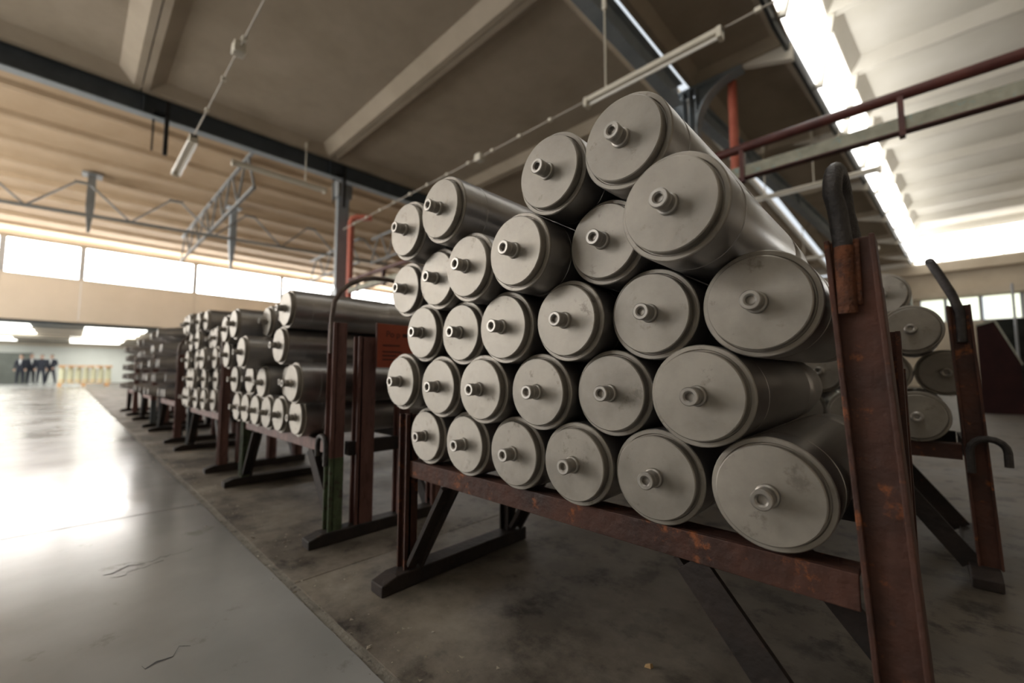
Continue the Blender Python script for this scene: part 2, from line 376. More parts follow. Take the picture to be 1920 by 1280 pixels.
# haunch column
hc = empty('haunch_column', (-2.85, 7.85, .36), 'blue-grey steel column with curved haunch brackets carrying the girder', 'column')
mb = MB(); mb.bar((0, 0, -.36), (0, 0, 5.56), .02, .24, up=(0, 1, 0)); mb.bar((-.12, 0, -.36), (-.12, 0, 5.56), .24, .02, up=(1, 0, 0)); mb.bar((.12, 0, -.36), (.12, 0, 5.56), .24, .02, up=(1, 0, 0))
mb.build('shaft', 'steelblue', hc)
def haunch(sgn):
    prof = []
    for k in range(13):
        a = k/12*PI/2; prof.append((.14+.75*(1-math.cos(a)), 4.8+.72*math.sin(a)))
    web = MB(); n = len(prof)
    vs = [(sgn*x, yy, z) for yy in (-.012, .012) for x, z in prof+[(.14, 5.52)]]; n1 = n+1
    fs = [tuple(range(n1)), tuple(range(n1, 2*n1))]+[(i, (i+1) % n1, n1+(i+1) % n1, n1+i) for i in range(n1)]
    web.add(vs, fs).build('haunch_web', 'steelblue', hc)
    fv = [(sgn*x, yy, z) for x, z in prof for yy in (-.12, .12)]+[(sgn*(x-.02), yy, z+.012) for x, z in prof for yy in (-.12, .12)]
    f = []
    for i in range(n-1): f += [(2*i, 2*i+1, 2*i+3, 2*i+2), (2*n+2*i, 2*n+2*i+2, 2*n+2*i+3, 2*n+2*i+1), (2*i, 2*i+2, 2*n+2*i+2, 2*n+2*i), (2*i+1, 2*n+2*i+1, 2*n+2*i+3, 2*i+3)]
    MB().add(fv, f).build('haunch_flange', 'steelblue', hc, smooth=SM)
haunch(1); haunch(-1)
MB().box(-.90, .90, -.12, .12, 5.52, 5.56).build('head_plate', 'steelblue', hc)
rp = empty('drain_pipe', (-2.2, 8.1, 0), 'red painted drain pipe beside the haunch column', 'pipe')
MB().tube([(0, 0, 0), (0, 0, 5.9)], .075, 16).build('pipe', 'red', rp, smooth=SM)
MB().tube([(0, 0, 4.0), (0, 0, 4.12)], .09, 16).build('collar', 'red', rp, smooth=SM)
# column at the far girder with its red pipe
ca = empty('steel_column', (-11.5, 5.05, 0), 'narrow grey steel column beside the red pipe beyond the orange sign', 'column')
MB().box(-.10, .10, -.13, .13, 0, 5.5).build('shaft', 'truss', ca); MB().box(.08, .11, -.16, .16, 0, 5.5).build('flange', 'steelblue', ca); MB().box(-.2, .2, -.2, .2, 5.5, 5.98).build('cap', 'truss', ca)
MB().box(-.14, .25, -.2, .2, 2.55, 2.9).build('joint_box', 'steelblue', ca)
p2 = empty('riser_pipe', (-11.10, 5.15, 0), 'bright red riser pipe bent at the top beside the grey column', 'pipe')
MB().tube([(0, 0, 0), (0, 0, 4.75), (.02, .03, 4.85), (.1, .1, 4.9), (.3, .45, 4.92)], .085, 14).build('pipe', 'red', p2, smooth=SM)
MB().tube([(0, 0, 2.2), (0, 0, 2.42)], .12, 14).build('collar', 'red', p2, smooth=SM)
# rail with bar below it
ra = empty('service_rail', (0, 5.05, 0), 'maroon pipe rail with weathered grey-green bar hung below it', 'rail')
MB().tube([(-10.9, 0, 3.09), (8.8, 0, 3.09)], .05, 12).build('rail', 'maroon', ra, smooth=SM)
MB().box(-10.9, 8.8, -.03, .03, 2.745, 2.875).build('bar', 'tray', ra)
MB().box(-10.9, 8.8, -.05, .05, 2.735, 2.747).build('bar_flange', 'maroon', ra)
hx = -10.4
while hx < 8.5:
    MB().box(hx-.022, hx+.022, -.045, .045, 2.70, 3.06).build('hanger', 'maroon', ra); hx += 1.3

# --- lattice trusses in the far bay
def truss(name, a, b, h, n, label, m='truss', top=True, group='roof trusses'):
    a, b = Vector(a), Vector(b); o = empty(name, a, label, 'truss', group); d = b-a
    MB().bar((0, 0, 0), d, .07, .07).build('lower_chord', m, o)
    if top: MB().bar((0, 0, h), d+Vector((0, 0, h)), .07, .07).build('upper_chord', m, o)
    for k in range(n):
        p = d*(k/n); q = d*((k+.5)/n)+Vector((0, 0, h)); r = d*((k+1)/n)
        MB().bar(p, q-d.normalized()*.12, .04, .04).build('diagonal', m, o); MB().bar(q+d.normalized()*.12, r, .04, .04).build('diagonal', m, o)
        MB().bar(q-d.normalized()*.16, q+d.normalized()*.16, .06, .06).build('node_plate', m, o)
    return o
truss('lattice_truss', (-15.5, -2.9, 4.62), (-15.5, 10.5, 5.12), .84, 7, 'grey lattice truss parallel to the window wall', top=False)
truss('lattice_truss', (-15.4, 2.75, 4.95), (-11.0, 2.75, 4.95), .95, 3, 'lattice truss running from the window side towards the dark girder')
truss('lattice_truss', (-20.5, 2.75, 4.95), (-15.6, 2.75, 4.95), .95, 3, 'lattice truss running on to the window wall')
truss('lattice_truss', (-15.4, 8.0, 4.95), (-11.6, 8.0, 4.95), .95, 3, 'lattice truss behind the narrow grey column')
truss('lattice_truss', (-20.5, 7.6, 4.95), (-15.6, 7.6, 4.95), .95, 3, 'far lattice truss behind the narrow grey column by the windows')
def strut(y, x, z0, z1, label, m='truss'):
    o = empty('roof_strut', (x, y, z0), label, 'strut', 'tapered struts')
    h = z1-z0
    for i, (t0, t1, r0, r1, nm) in enumerate(((0, .45, .035, .11, 'tapered_foot'), (.45, 1, .11, .10, 'shaft'))):
        mb = MB(); mb.add([(sx_*r, sy_*r*.8, h*t) for t, r in ((t0, r0), (t1, r1)) for sx_, sy_ in ((-1, -1), (1, -1), (1, 1), (-1, 1))], [(3, 2, 1, 0), (4, 5, 6, 7), (0, 1, 5, 4), (1, 2, 6, 5), (2, 3, 7, 6), (3, 0, 4, 7)])
        mb.build(nm, m, o)
    MB().box(-.2, .2, -.2, .2, h-.03, h).build('head_plate', m, o)
    return o
strut(.13, -16.0, 4.4, 6.0, 'dark tapered strut dropping from roof to truss above the windows')
strut(3.35, -15.6, 3.9, 5.9, 'pale tapered strut beside the second stretch of lattice truss', 'steelblue')

# --- black drop brackets across the far girder
for y, wh in ((1.05, 'behind the twin tube lamp'), (4.62, 'beside the red riser pipe')):
    o = empty('drop_bracket', (-10.43, y, 4.85), 'black steel bar hanging across the dark girder '+wh, 'bracket', 'black drop bars on the girder')
    MB().box(-.03, .03, -.035, .035, 0, 1.08).build('bar', 'black', o); MB().box(-.2, -.17, -.2, -.17, .1, .9).build('side_rod', 'black', o); MB().box(-.2, .03, -.2, .035, .80, .83).build('clip', 'black', o)

# --- fluorescent battens and their cables
def batten(x0, x1, y, z, label, sag_to=None, twin=False, axis='x', hang=()):
    o = empty('tube_lamp', ((x0+x1)/2, y, z) if axis == 'x' else (y, (x0+x1)/2, z), label, 'lamp', 'hanging tube lamps')
    l = (x1-x0)/2
    def P(u, v, ww): return (u, v, ww) if axis == 'x' else (v, u, ww)
    def bx(u0, u1, v0, v1, w0, w1, n, m):
        a, b = P(u0, v0, w0), P(u1, v1, w1)
        return MB().box(min(a[0], b[0]), max(a[0], b[0]), min(a[1], b[1]), max(a[1], b[1]), w0, w1).build(n, m, o, bevel=.006)
    bx(-l, l, -.045, .045, 0, .06, 'housing', 'lamp')
    for v in ((-.05, .05) if twin else (0,)):
        MB().tube([P(-l+.05, v, -.035), P(l-.05, v, -.035)], .02, 10).build('tube', 'tube', o, smooth=SM)
    for u in (-l, l-.05): bx(u, u+.05, -.055, .055, -.062, .062, 'end_cap', 'lamp')
    for u, ztop in hang:
        MB().tube([P(u, 0, .05), P(u, 0, ztop-z)], .012, 8).build('hanger_rod', 'lamp', o); bx(u-.03, u+.03, -.02, .02, ztop-z-.2, ztop-z, 'hanger_clip', 'lamp')
    return o
batten(-3.05, -1.32, 4.6, 4.2, 'cream tube lamp hanging from a rod under the blue-grey girder', hang=((-.55, 5.56),))
batten(-9.5, -7.85, 1.12, 4.2, 'white twin tube lamp hanging below the dark girder', twin=True)
batten(2.1, 4.05, -10.15, 5.0, 'tube lamp fixed along the far side of the dark girder', axis='y', hang=((0.5, 6.09),))
batten(-3.6, -.35, 11.2, 4.75, 'long cream tube lamp crossing below the girder behind the column', hang=((-.45, 6.05), (.5, 6.05)))
batten(-3.1, -.75, 18.3, 4.75, 'cream tube lamp at the far end of the hall', hang=((-.9, 6.06), (.35, 6.05)))
def cable(pts, label, boxes=()):
    o = empty('lamp_cable', pts[0], label, 'cable', 'lamp cables'); p0 = Vector(pts[0])
    q = [Vector(p)-p0 for p in pts]
    MB().tube(q, .010, 8).build('cable', 'cable', o)
    L = q[-1]
    for k in range(1, 12):
        c = L*(k/12); MB().box(c.x-.03, c.x+.03, c.y-.022, c.y+.022, c.z-.022, c.z+.022).build('clip', 'lamp', o)
    for b in boxes:
        c = Vector(b)-p0; MB().box(c.x-.07, c.x+.07, c.y-.06, c.y+.06, c.z-.06, c.z+.06).build('junction_box', 'lamp', o, bevel=.01)
cable([(-10.3, 4.58, 4.22), (-3.05, 4.6, 4.24)], 'cable with clips running from the dark girder to the cream lamp', [(-5.18, 4.6, 4.23)])
cable([(-1.3, 4.6, 4.24), (2.5, 4.6, 4.24)], 'cable running on from the cream lamp across the roof light')
cable([(-7.85, 1.12, 4.24), (3, 1.12, 4.24)], 'cable with a white box leading to the twin tube lamp', [(-5.35, 1.12, 4.24)])

# ================================================================ STEEL SHELL BODIES
R = .0765
BODY = MB().lathe([(.0600, .0180), (.0750, .0180), (R, .0180), (R, .062), (R-.0008, .063), (R-.0008, .080), (R, .081), (R, .40), (R-.002, .405), (R-.002, .418), (R, .423), (R-.001, .47), (.0735, .53), (.0735, .535), (.0695, .59), (.0630, .65), (.054, .71), (.0425, .77), (.036, .80), (.030, .80)], 56).mesh('body', SM)
PLATE = MB().lathe([(.012, .0), (.0649, .0), (.0665, .0014), (.0665, .0155), (.0682, .0155), (.0686, .0140), (.0694, .0132), (.0750, .0132), (.0764, .0146), (.0765, .0181), (.070, .0181)], 56).mesh('base_plate', SM)
SPIG = MB().lathe([(.0060, -.024), (.0062, -.0295), (.0085, -.0315), (.0125, -.0315), (.0138, -.0300), (.0138, -.0275), (.0128, -.0265), (.0128, -.020), (.0134, -.019), (.0128, -.018), (.0128, -.0065), (.0150, -.005), (.0158, -.0005), (.0150, .001)], 28).mesh('spigot', SM)
BORE = MB().lathe([(.0001, -.0235), (.0061, -.0235), (.0061, -.0232), (.0001, -.0232)], 16).mesh('bore', SM)
for me, m in ((BODY, 'body'), (PLATE, 'plate'), (SPIG, 'spigot'), (BORE, 'bore')): me.materials.append(M[m])
def cylinder(x, y, z, label, group, flip=False, tilt=0):  # artillery shell body: studded base plate, long body, tapered nose
    o = empty('steel_shell', (x, y, z), label, 'cylinder', group)
    # flipped ones lie nose outwards
    o.rotation_euler = (tilt, 0, PI if flip else 0)
    b = bpy.data.objects.new('body', BODY); COL.objects.link(b); b.parent = o
    p = bpy.data.objects.new('base_plate', PLATE); COL.objects.link(p); p.parent = o
    s = bpy.data.objects.new('spigot', SPIG); COL.objects.link(s); s.parent = p
    h = bpy.data.objects.new('bore', BORE); COL.objects.link(h); h.parent = p
    return o
ORD = ['', 'first', 'second', 'third', 'fourth', 'fifth', 'sixth']
ROW = {1: 'bottom', 2: 'second', 3: 'third', 4: 'fourth', 5: 'top'}
RACK1 = [('11', -0.979, 0.677, 0.418), ('12', -0.797, 0.662, 0.418), ('13', -0.631, 0.658, 0.418), ('14', -0.474, 0.655, 0.418), ('15', -0.321, 0.664, 0.418), ('16', -0.157, 0.66, 0.422), ('21', -1.02, 0.623, 0.565), ('22', -0.868, 0.635, 0.554), ('23', -0.705, 0.63, 0.551), ('24', -0.552, 0.644, 0.549), ('25', -0.399, 0.662, 0.552), ('26', -0.239, 0.642, 0.553), ('31', -0.937, 0.633, 0.694), ('32', -0.785, 0.637, 0.682), ('33', -0.627, 0.622, 0.683), ('34', -0.474, 0.634, 0.685), ('35', -0.319, 0.66, 0.686), ('36', -0.16, 0.658, 0.685), ('41', -1.028, 0.637, 0.822), ('42', -0.853, 0.616, 0.821), ('43', -0.7, 0.584, 0.817), ('44', -0.547, 0.575, 0.82), ('45', -0.394, 0.639, 0.82), ('46', -0.237, 0.556, 0.817), ('51', -0.932, 0.575, 0.952), ('52', -0.764, 0.558, 0.956), ('53', -0.473, 0.586, 0.954), ('54', -0.32, 0.58, 0.954)]
def relax(P, zmin, D=.1536, xlim=None):
    """push (x, z) axes apart until no two shells of a stack intersect"""
    P = [list(p) for p in P]
    for _ in range(1500):
        for i in range(len(P)):
            for j in range(i):
                dx = P[i][0]-P[j][0]; dz = P[i][1]-P[j][1]; l = math.hypot(dx, dz)
                if l < D:
                    m = (D-l)*.52/l; P[i][0] += dx*m; P[i][1] += dz*m; P[j][0] -= dx*m; P[j][1] -= dz*m
        for i, p in enumerate(P):
            p[1] = max(p[1], zmin)
            if xlim: p[0] = min(p[0], xlim[i])
    return P
for (k, x, y, z), (x, z) in zip(RACK1, relax([(q[1], q[3]) for q in RACK1], .418)):
    r, c = int(k[0]), int(k[1]); n = (5 if r == 5 else 7)-c
    cylinder(x, y, z, '%s steel shell from the rusty looped post, %s row of the five-row stack' % (ORD[n], ROW[r]), 'shells in the five-row stack')
RACK2 = [(1, -2.56, .605), (1, -2.402, .605), (1, -2.245, .605), (1, -2.085, .605), (1, -1.925, .605), (1, -1.765, .615),
         (2, -2.62, .605), (2, -2.36, .605), (2, -2.165, .605), (2, -2.005, .66), (2, -1.845, .70), (2, -1.655, .56),
         (3, -2.70, .58), (3, -2.44, .64), (3, -2.225, .535), (3, -2.07, .70), (3, -1.835, .57),
         (4, -2.62, .55), (4, -2.41, .54), (4, -2.25, .64), (4, -2.09, .68), (4, -1.79, .57)]
cnt = {}
P2 = relax([(x, [.418, .552, .686, .820][r-1]) for r, x, y in RACK2], .418)[::-1]
for (r, x, y), (x, z) in zip(RACK2[::-1], P2):
    cnt[r] = cnt.get(r, 0)+1
    cylinder(x, y, z, '%s shell from the post, %s row of the stack beside the orange sign' % (ORD[cnt[r]], ROW[r] if r < 4 else 'top'), 'shells beside the orange sign')
def lattice(x0, x1, ymid, rows, where, group, flip=False, z0=.418, jit=.04):
    n = int((x1-x0-.0765*2)/.157)+1
    for r in range(rows):
        off = .0785 if r % 2 else 0
        m = n-(1 if r % 2 else 0)-(random.randint(1, 2) if r == rows-1 else 0)
        for c in range(m):
            cylinder(x0+.0765+c*.157+off, ymid+random.uniform(-jit, jit), z0+r*.1345, '%s %sshell from the looped post, %s row of the %s' % (ORD[m-c], 'nose-out ' if flip else '', ROW[r+1], where), group, flip)
lattice(-4.10, -3.12, .62, 5, 'rack next beyond the orange sign', 'shells on the third rack of the row')
lattice(-5.66, -4.68, 1.36, 5, 'fourth rack', 'shells on the fourth rack of the row', True)
lattice(-7.22, -6.24, 1.38, 5, 'fifth rack', 'shells on the fifth rack of the row', True)
lattice(-9.1, -8.12, 1.38, 5, 'last rack', 'shells on the last rack of the row', True)
# rack behind, at the right
RB = [(1, .005, 1.81), (1, -.155, 1.84), (1, -.315, 1.88), (1, -.475, 1.86), (1, -.64, 1.85), (2, .055, 2.0), (2, -.10, 1.90), (2, -.275, 1.87), (2, -.435, 1.85), (2, -.6, 1.86),
      (3, .002, 1.82), (3, -.16, 1.92), (3, -.32, 1.9), (3, -.48, 1.9), (4, -.08, 1.95), (4, -.24, 1.95)]
cnt = {}
for (r, x, y), (x, z) in zip(RB, relax([(x, [.455, .589, .723, .858][r-1]) for r, x, y in RB], .455, xlim=[-.014 if y < 1.96 else 9 for r, x, y in RB])):
    cnt[r] = cnt.get(r, 0)+1
    cylinder(x, y, z, '%s shell from the post, %s row of the rack behind the looped rusty post' % (ORD[cnt[r]], ROW[r] if r < 4 else 'top'), 'shells on the rack behind')

# ================================================================ RACKS
def channel(mb, x0, x1, y0, z0, z1, d=.05, t=.006, lean=0.):
    n0 = len(mb.v)
    mb.box(x0, x1, y0+.012, y0+.012+t, z0, z1); mb.box(x0, x0+t, y0, y0+d, z0, z1); mb.box(x1-t, x1, y0, y0+d, z0, z1)
    mb.v[n0:] = [(x+lean*(.45-z), y, z) for x, y, z in mb.v[n0:]]
    return mb
def rack(xr, xl, y0, label, mp='rust', mleg=None, loop='narrow', hook=False, zt=.755, bz=.341, mbeam=None, leftpost=.70, mleft=None, lean=0., plean=0., mid=True, rod=.0115):
    o = empty('storage_rack', (0, y0, 0), label, 'rack', 'storage racks'); mleg = mleg or mp; mbeam = mbeam or mp
    yb = .46      # rear frame
    # skids
    for x, nm in ((xl+.025, 'foot'), (xr-.025, 'foot')):
        mb = MB(); mb.add([(x+s*.03, yy, z) for s in (-1, 1) for yy, z in ((-.075, 0), (-.075, .028), (-.03, .042), (yb+.03, .042), (yb+.03, 0))],
                          [(0, 1, 2, 3, 4), (9, 8, 7, 6, 5), (0, 5, 6, 1), (1, 6, 7, 2), (2, 7, 8, 3), (3, 8, 9, 4), (4, 9, 5, 0)]); mb.build('foot', 'dark_rust', o, bevel=.003)
    # posts / legs
    cut = bz-.05
    po = channel(MB(), xr-.05, xr, -.012, .04 if mleg == mp else cut, zt, lean=plean).build('post', mp, o, bevel=.0015)
    if mleg != mp: channel(MB(), xr-.049, xr-.001, -.011, .04, cut).build('post_foot', mleg, o, bevel=.0015)
    wm = MB(); wx = xr-.031-plean*.3
    for q in (-.0125, .0125): wm.bar((wx+q, -.001, zt-.085), (wx+q, -.001, zt-.002), .007, .010, up=(0, 1, 0))
    wm.build('weld', 'rust_bright' if mp == 'rust' else mp, po, bevel=.003)
    if mid: channel(MB(), xr-.045, xr-.003, .085, .04, zt-.045, d=.07, lean=plean).build('post', mp, o)
    if mid: channel(MB(), xr-.045, xr-.003, .26, .04, zt-.10, d=.05).build('post', mp, o)
    if mid: channel(MB(), xr-.045, xr-.003, yb-.04, .04, zt-.16, d=.05).build('post', mp, o)
    channel(MB(), xl, xl+.04, 0, .04, leftpost, d=.04).build('post', mleft or mleg, o)
    channel(MB(), xl, xl+.04, yb-.05, .04, leftpost-.1, d=.04).build('post', 'dark_rust', o)
    # beams
    MB().box(xl+.04, xr-.05, .012, .018, bz-.046, bz-.001).box(xl+.04, xr-.05, .018, .06, bz-.007, bz-.001).build('front_beam', mbeam, o, bevel=.0015)
    MB().box(xl+.04, xr-.045, yb-.03, yb-.02, bz-.05, bz-.001).build('rear_beam', 'dark_rust', o)
    for x in (xl+.02, xr-.025): MB().box(x-.018, x+.018, .06, yb-.04, bz-.05, bz-.002).build('side_beam', 'dark_rust', o)
    # braces
    for yy in (.022, yb-.03):
        MB().bar((xl+.045, yy, .055), (xl+.20, yy, bz-.05), .012, .034, up=(0, 1, 0)).bar((xl+.05, yy+.02, .055), (xl+.205, yy+.02, bz-.05), .034, .008, up=(0, 1, 0)).build('brace', 'dark_rust', o)
        MB().bar((xr-.048, yy, .036), (xr-.26, yy, bz-.05), .050, .010, up=(0, 1, 0)).bar((xr-.075, yy+.02, .045), (xr-.285, yy+.02, bz-.05), .008, .036, up=(0, 1, 0)).build('brace', 'dark_rust', o)
    # lifting loop
    x = xr-.033
    if loop == 'narrow':
        x = xr-.031-plean*.3
        MB().tube([(x, -.004, zt-.095), (x, -.004, zt-.01)], rod*1.02, 12).build('welded_rod_end', 'rust_bright', o, smooth=SM)
        pts = [(x, -.004, zt-.012), (x-.004, -.004, zt+.04)]
        for k in range(9):
            a = k/8*PI; pts.append((x-.008+.004*k/8, .046-.05*math.cos(a), zt+.062+.045*math.sin(a)))
        pts += [(x+.002, .097, zt+.02), (x+.006, .098, zt-.06)]
    elif loop == 'bent':
        pts = [(x, -.006, zt-.11), (x, -.006, zt-.02), (x-.016, -.006, zt+.04), (x-.040, -.004, zt+.105), (x-.052, .002, zt+.135), (x-.055, .014, zt+.145), (x-.050, .024, zt+.135), (x-.036, .028, zt+.10), (x-.010, .028, zt+.03), (x, .028, zt-.02), (x, .028, zt-.06)]
    else:
        pts = [(x, -.006, zt-.11), (x, -.006, zt-.01)]
        for k in range(13):
            a = k/12*PI; pts.append((x+lean*math.sin(a), .21-.216*math.cos(a), zt+.02+.175*math.sin(a)**.8))
        pts += [(x, .43, zt-.1), (x, .43, zt-.2)]
    MB().tube(pts, rod, 12).build('lifting_loop', 'rod' if mp == 'rust' else 'loosered', o, smooth=SM)
    if hook:
        hp = []
        for k in range(9):
            a = k/8*PI; hp.append((xr-(.04 if hook == 'right' else .012)+(.04-.036*math.cos(a))*(1 if hook == 'right' else -1), -.02, bz-.01+.034*math.sin(a)))
        s = 1 if hook == 'right' else -1
        hp = [(hp[0][0], -.02, bz-.075)]+hp+[(hp[-1][0], -.02, bz-.05)]
        MB().tube(hp, .0095, 10).build('hook', 'rod', o, smooth=SM)
    return o
rack(-.017, -1.10, .672, 'rusty dark red rack holding the five-row stack, with a tall looped post', bz=.341, plean=.045, leftpost=.47, rod=.0105)
rack(-1.497, -2.66, .655, 'faded red rack with green painted foot and orange sign plate', mp='redox', mleg='green', loop='wide', hook='left', mleft='green', leftpost=.34, zt=.77, rod=.0085)
rack(-3.06, -4.16, .655, 'faded red rack next beyond the one with the orange sign', mp='redox', loop='wide', mleft='bluegrey', leftpost=.34)
rack(-4.62, -5.72, .655, 'fourth rack along the aisle, faded red', mp='redox', loop='wide', mleft='bluegrey', leftpost=.34)
rack(-6.18, -7.28, .655, 'fifth rack along the aisle, faded red with dark foot', mp='redox', mleg='bluegrey', loop='wide', leftpost=.34)
rack(-8.06, -9.16, .655, 'last rack along the aisle, faded red', mp='redox', loop='wide', leftpost=.34)
rack(.128, -.90, 1.83, 'dark rusty rack standing behind the looped rusty post, with a bent hook', mp='rust', loop='bent', hook='right', bz=.378, zt=.79, lean=-.06, leftpost=.36, mid=False, plean=.03)

# orange sign plate fixed to the second rack's end frame
sg = empty('sign_plate', (-1.478, .80, .61), 'orange-red sign plate with dark lettering on the rack end', 'sign')
MB().box(0, .003, 0, .20, 0, .168).build('plate', 'sign', sg, bevel=.0008)
MB().box(-.003, .0035, -.004, 0, -.002, .17).build('edge', 'redox', sg)
def text(s, size, loc, parent):
    c = bpy.data.curves.new('lettering', 'FONT'); c.body = s; c.size = size; c.extrude = .0003; c.materials.append(M['ink'])
    t = bpy.data.objects.new('lettering', c); COL.objects.link(t); t.parent = parent; t.location = loc; t.rotation_euler = (PI/2, 0, PI/2)
    me = bpy.data.meshes.new_from_object(t); me.name = 'lettering'
    t2 = bpy.data.objects.new('lettering_line', me); COL.objects.link(t2); t2.parent = parent; t2.location = loc; t2.rotation_euler = t.rotation_euler
    bpy.data.objects.remove(t)
# only the start of the heading can be read in the photograph; the rest is an illegible dark smear
text('Po p', .034, (.0035, .035, .118), sg)
MB().box(.003, .0034, .108, .165, .120, .134).build('lettering_line', 'ink', sg)
for i, (l, z) in enumerate(((.075, .083), (.085, .058), (.06, .043), (.065, .028))):
    MB().box(.003, .0034, .022, .022+l, z, z+.005).build('lettering_line', 'ink', sg)

# loose wood chip on the floor
wc = MB(); wc.add([(0, 0, 0), (.012, .003, 0), (.014, .012, 0), (.003, .010, 0), (.002, .002, .006), (.011, .004, .009), (.012, .011, .007), (.004, .009, .005)], [(3, 2, 1, 0), (4, 5, 6, 7), (0, 1, 5, 4), (1, 2, 6, 5), (2, 3, 7, 6), (3, 0, 4, 7)])
c = wc.build('wood_chip', 'wood'); c.location = (-.43, .83, 0); tag(c, 'small pale wood chip lying under the five-row stack', 'chip')

# ================================================================ right background: pallet, crates, pole, folded sheet
pl = empty('pallet', (.78, 10.0, 0), 'pale wooden pallet under the dark crates', 'pallet')
for k in range(5): MB().box(0, 1.2, k*.19, k*.19+.12, .112, .134).build('deck_board', 'wood', pl)
for k in range(3):
    MB().box(0, 1.2, k*.37, k*.37+.1, 0, .02).build('bottom_board', 'wood', pl)
    for i in range(3): MB().box(i*.53, i*.53+.14, k*.37, k*.37+.1, .02, .112).build('block', 'wood', pl)
z = .134
for k, (h, lab) in enumerate(((.26, 'bottom'), (.26, 'second'), (.26, 'third'), (.26, 'fourth'), (.27, 'top'))):
    o = empty('crate', (.80, 10.05, z), '%s dark crate of the stack on the pale pallet' % lab, 'crate', 'dark crates on the pallet')
    MB().box(0, 1.15, 0, .75, 0, h-.012).build('body', 'crate', o, bevel=.008)
    MB().box(-.012, 1.162, -.012, .762, h-.05, h-.004).build('lid_rim', 'crate', o); MB().box(.45, .7, -.025, 0, h*.4, h*.6).build('handle', 'black', o)
    z += h
po = empty('grey_pole', (1.07, 9.78, 0), 'thin pale grey pole standing before the dark crates', 'pole')
MB().tube([(0, 0, 0), (0, 0, 1.95)], .016, 10).build('shaft', 'frame', po, smooth=SM); MB().box(-.05, .05, -.05, .05, 0, .012).build('base', 'frame', po)
sh = empty('leaning_sheet', (.70, 9.5, 0), 'dark maroon sheet with a pale slanted edge leaning before the crates', 'sheet')
MB().add([(-.05, yy, .0) for yy in (0, .02)]+[(.36, yy, 0) for yy in (0, .02)]+[(.36, yy, .74) for yy in (0, .02)]+[(.13, yy, 1.38) for yy in (0, .02)]+[(-.05, yy, 1.32) for yy in (0, .02)],
         [(0, 2, 4, 6, 8), (1, 9, 7, 5, 3), (0, 1, 3, 2), (2, 3, 5, 4), (4, 5, 7, 6), (6, 7, 9, 8), (8, 9, 1, 0)]).build('sheet', 'maroonbox', sh)
MB().bar((.365, .01, .72), (.135, .01, 1.39), .03, .016, up=(0, 1, 0)).build('edge_strip', 'tray', sh); MB().bar((-.05, .01, 1.325), (.14, .01, 1.39), .03, .05, up=(0, 1, 0)).build('top_strip', 'tray', sh)
cb = empty('tall_cabinet', (1.35, 8.6, 0), 'tall dark cabinet at the edge of the crates', 'cabinet')
MB().box(0, .6, 0, .6, 0, 1.42).build('body', 'crate', cb, bevel=.01); MB().box(.02, .58, -.015, 0, .05, 1.38).build('door', 'crate', cb)

# ================================================================ far left: pallet of pale tubes
fp = empty('pallet', (-29.2, -.38, 0), 'orange wooden pallet carrying pale green cylinders', 'pallet')
for k in range(6): MB().box(-.4, .4, k*.32, k*.32+.24, .14, .17).build('deck_board', 'orangewood', fp)
for k in range(3): MB().box(-.4, .4, k*.8, k*.8+.14, 0, .14).build('runner', 'orangewood', fp)
for k in range(7):
    o = empty('upright_cylinder', (-29.05, -.24+k*.26, .17), '%s pale green upright cylinder from the people, on the orange pallet' % (ORD+['seventh'])[k+1], 'cylinder', 'pale green cylinders on the pallet')
    q = MB().lathe([(.06, 0), (.11, .01), (.11, .60), (.08, .70), (.04, .74)], 16).build('body', 'olive', o, smooth=SM); q.rotation_euler = (PI/2, 0, 0)
    q = MB().lathe([(.113, .10), (.113, .14), (.10, .14)], 16).build('band', 'orangewood', o, smooth=SM); q.rotation_euler = (PI/2, 0, 0)
cv = empty('pallet_cover', (-29.2, -.38, .912), 'orange wooden cover frame resting on the pale green cylinders', 'cover')
for k in range(6): MB().box(-.4, .4, k*.32, k*.32+.22, 0, .05).build('board', 'orangewood', cv)
MB().box(.34, .42, 0, 1.84, .05, .09).build('batten', 'orangewood', cv)

# ================================================================ people far down the aisle
def skin_mesh(name, verts, edges, radii, m, parent, root=0, sub=1):
    me = bpy.data.meshes.new(name); me.from_pydata(verts, edges, [])
    o = bpy.data.objects.new(name, me); COL.objects.link(o)
    bm = bmesh.new(); bm.from_mesh(me); ly = bm.verts.layers.skin.verify(); bm.verts.ensure_lookup_table()
    for i, v in enumerate(bm.verts):
        rr = radii[i]; v[ly].radius = rr if isinstance(rr, tuple) else (rr, rr); v[ly].use_root = (i == root)
    bm.to_mesh(me); bm.free()
    o.modifiers.new('skin', 'SKIN'); s = o.modifiers.new('sub', 'SUBSURF'); s.levels = s.render_levels = sub
    dg = bpy.context.evaluated_depsgraph_get(); me2 = bpy.data.meshes.new_from_object(o.evaluated_get(dg)); me2.name = name
    me2.materials.clear(); me2.materials.append(M[m])
    for p in me2.polygons: p.use_smooth = True; p.material_index = 0
    bpy.data.objects.remove(o)
    o2 = bpy.data.objects.new(name, me2); COL.objects.link(o2); o2.parent = parent
    return o2
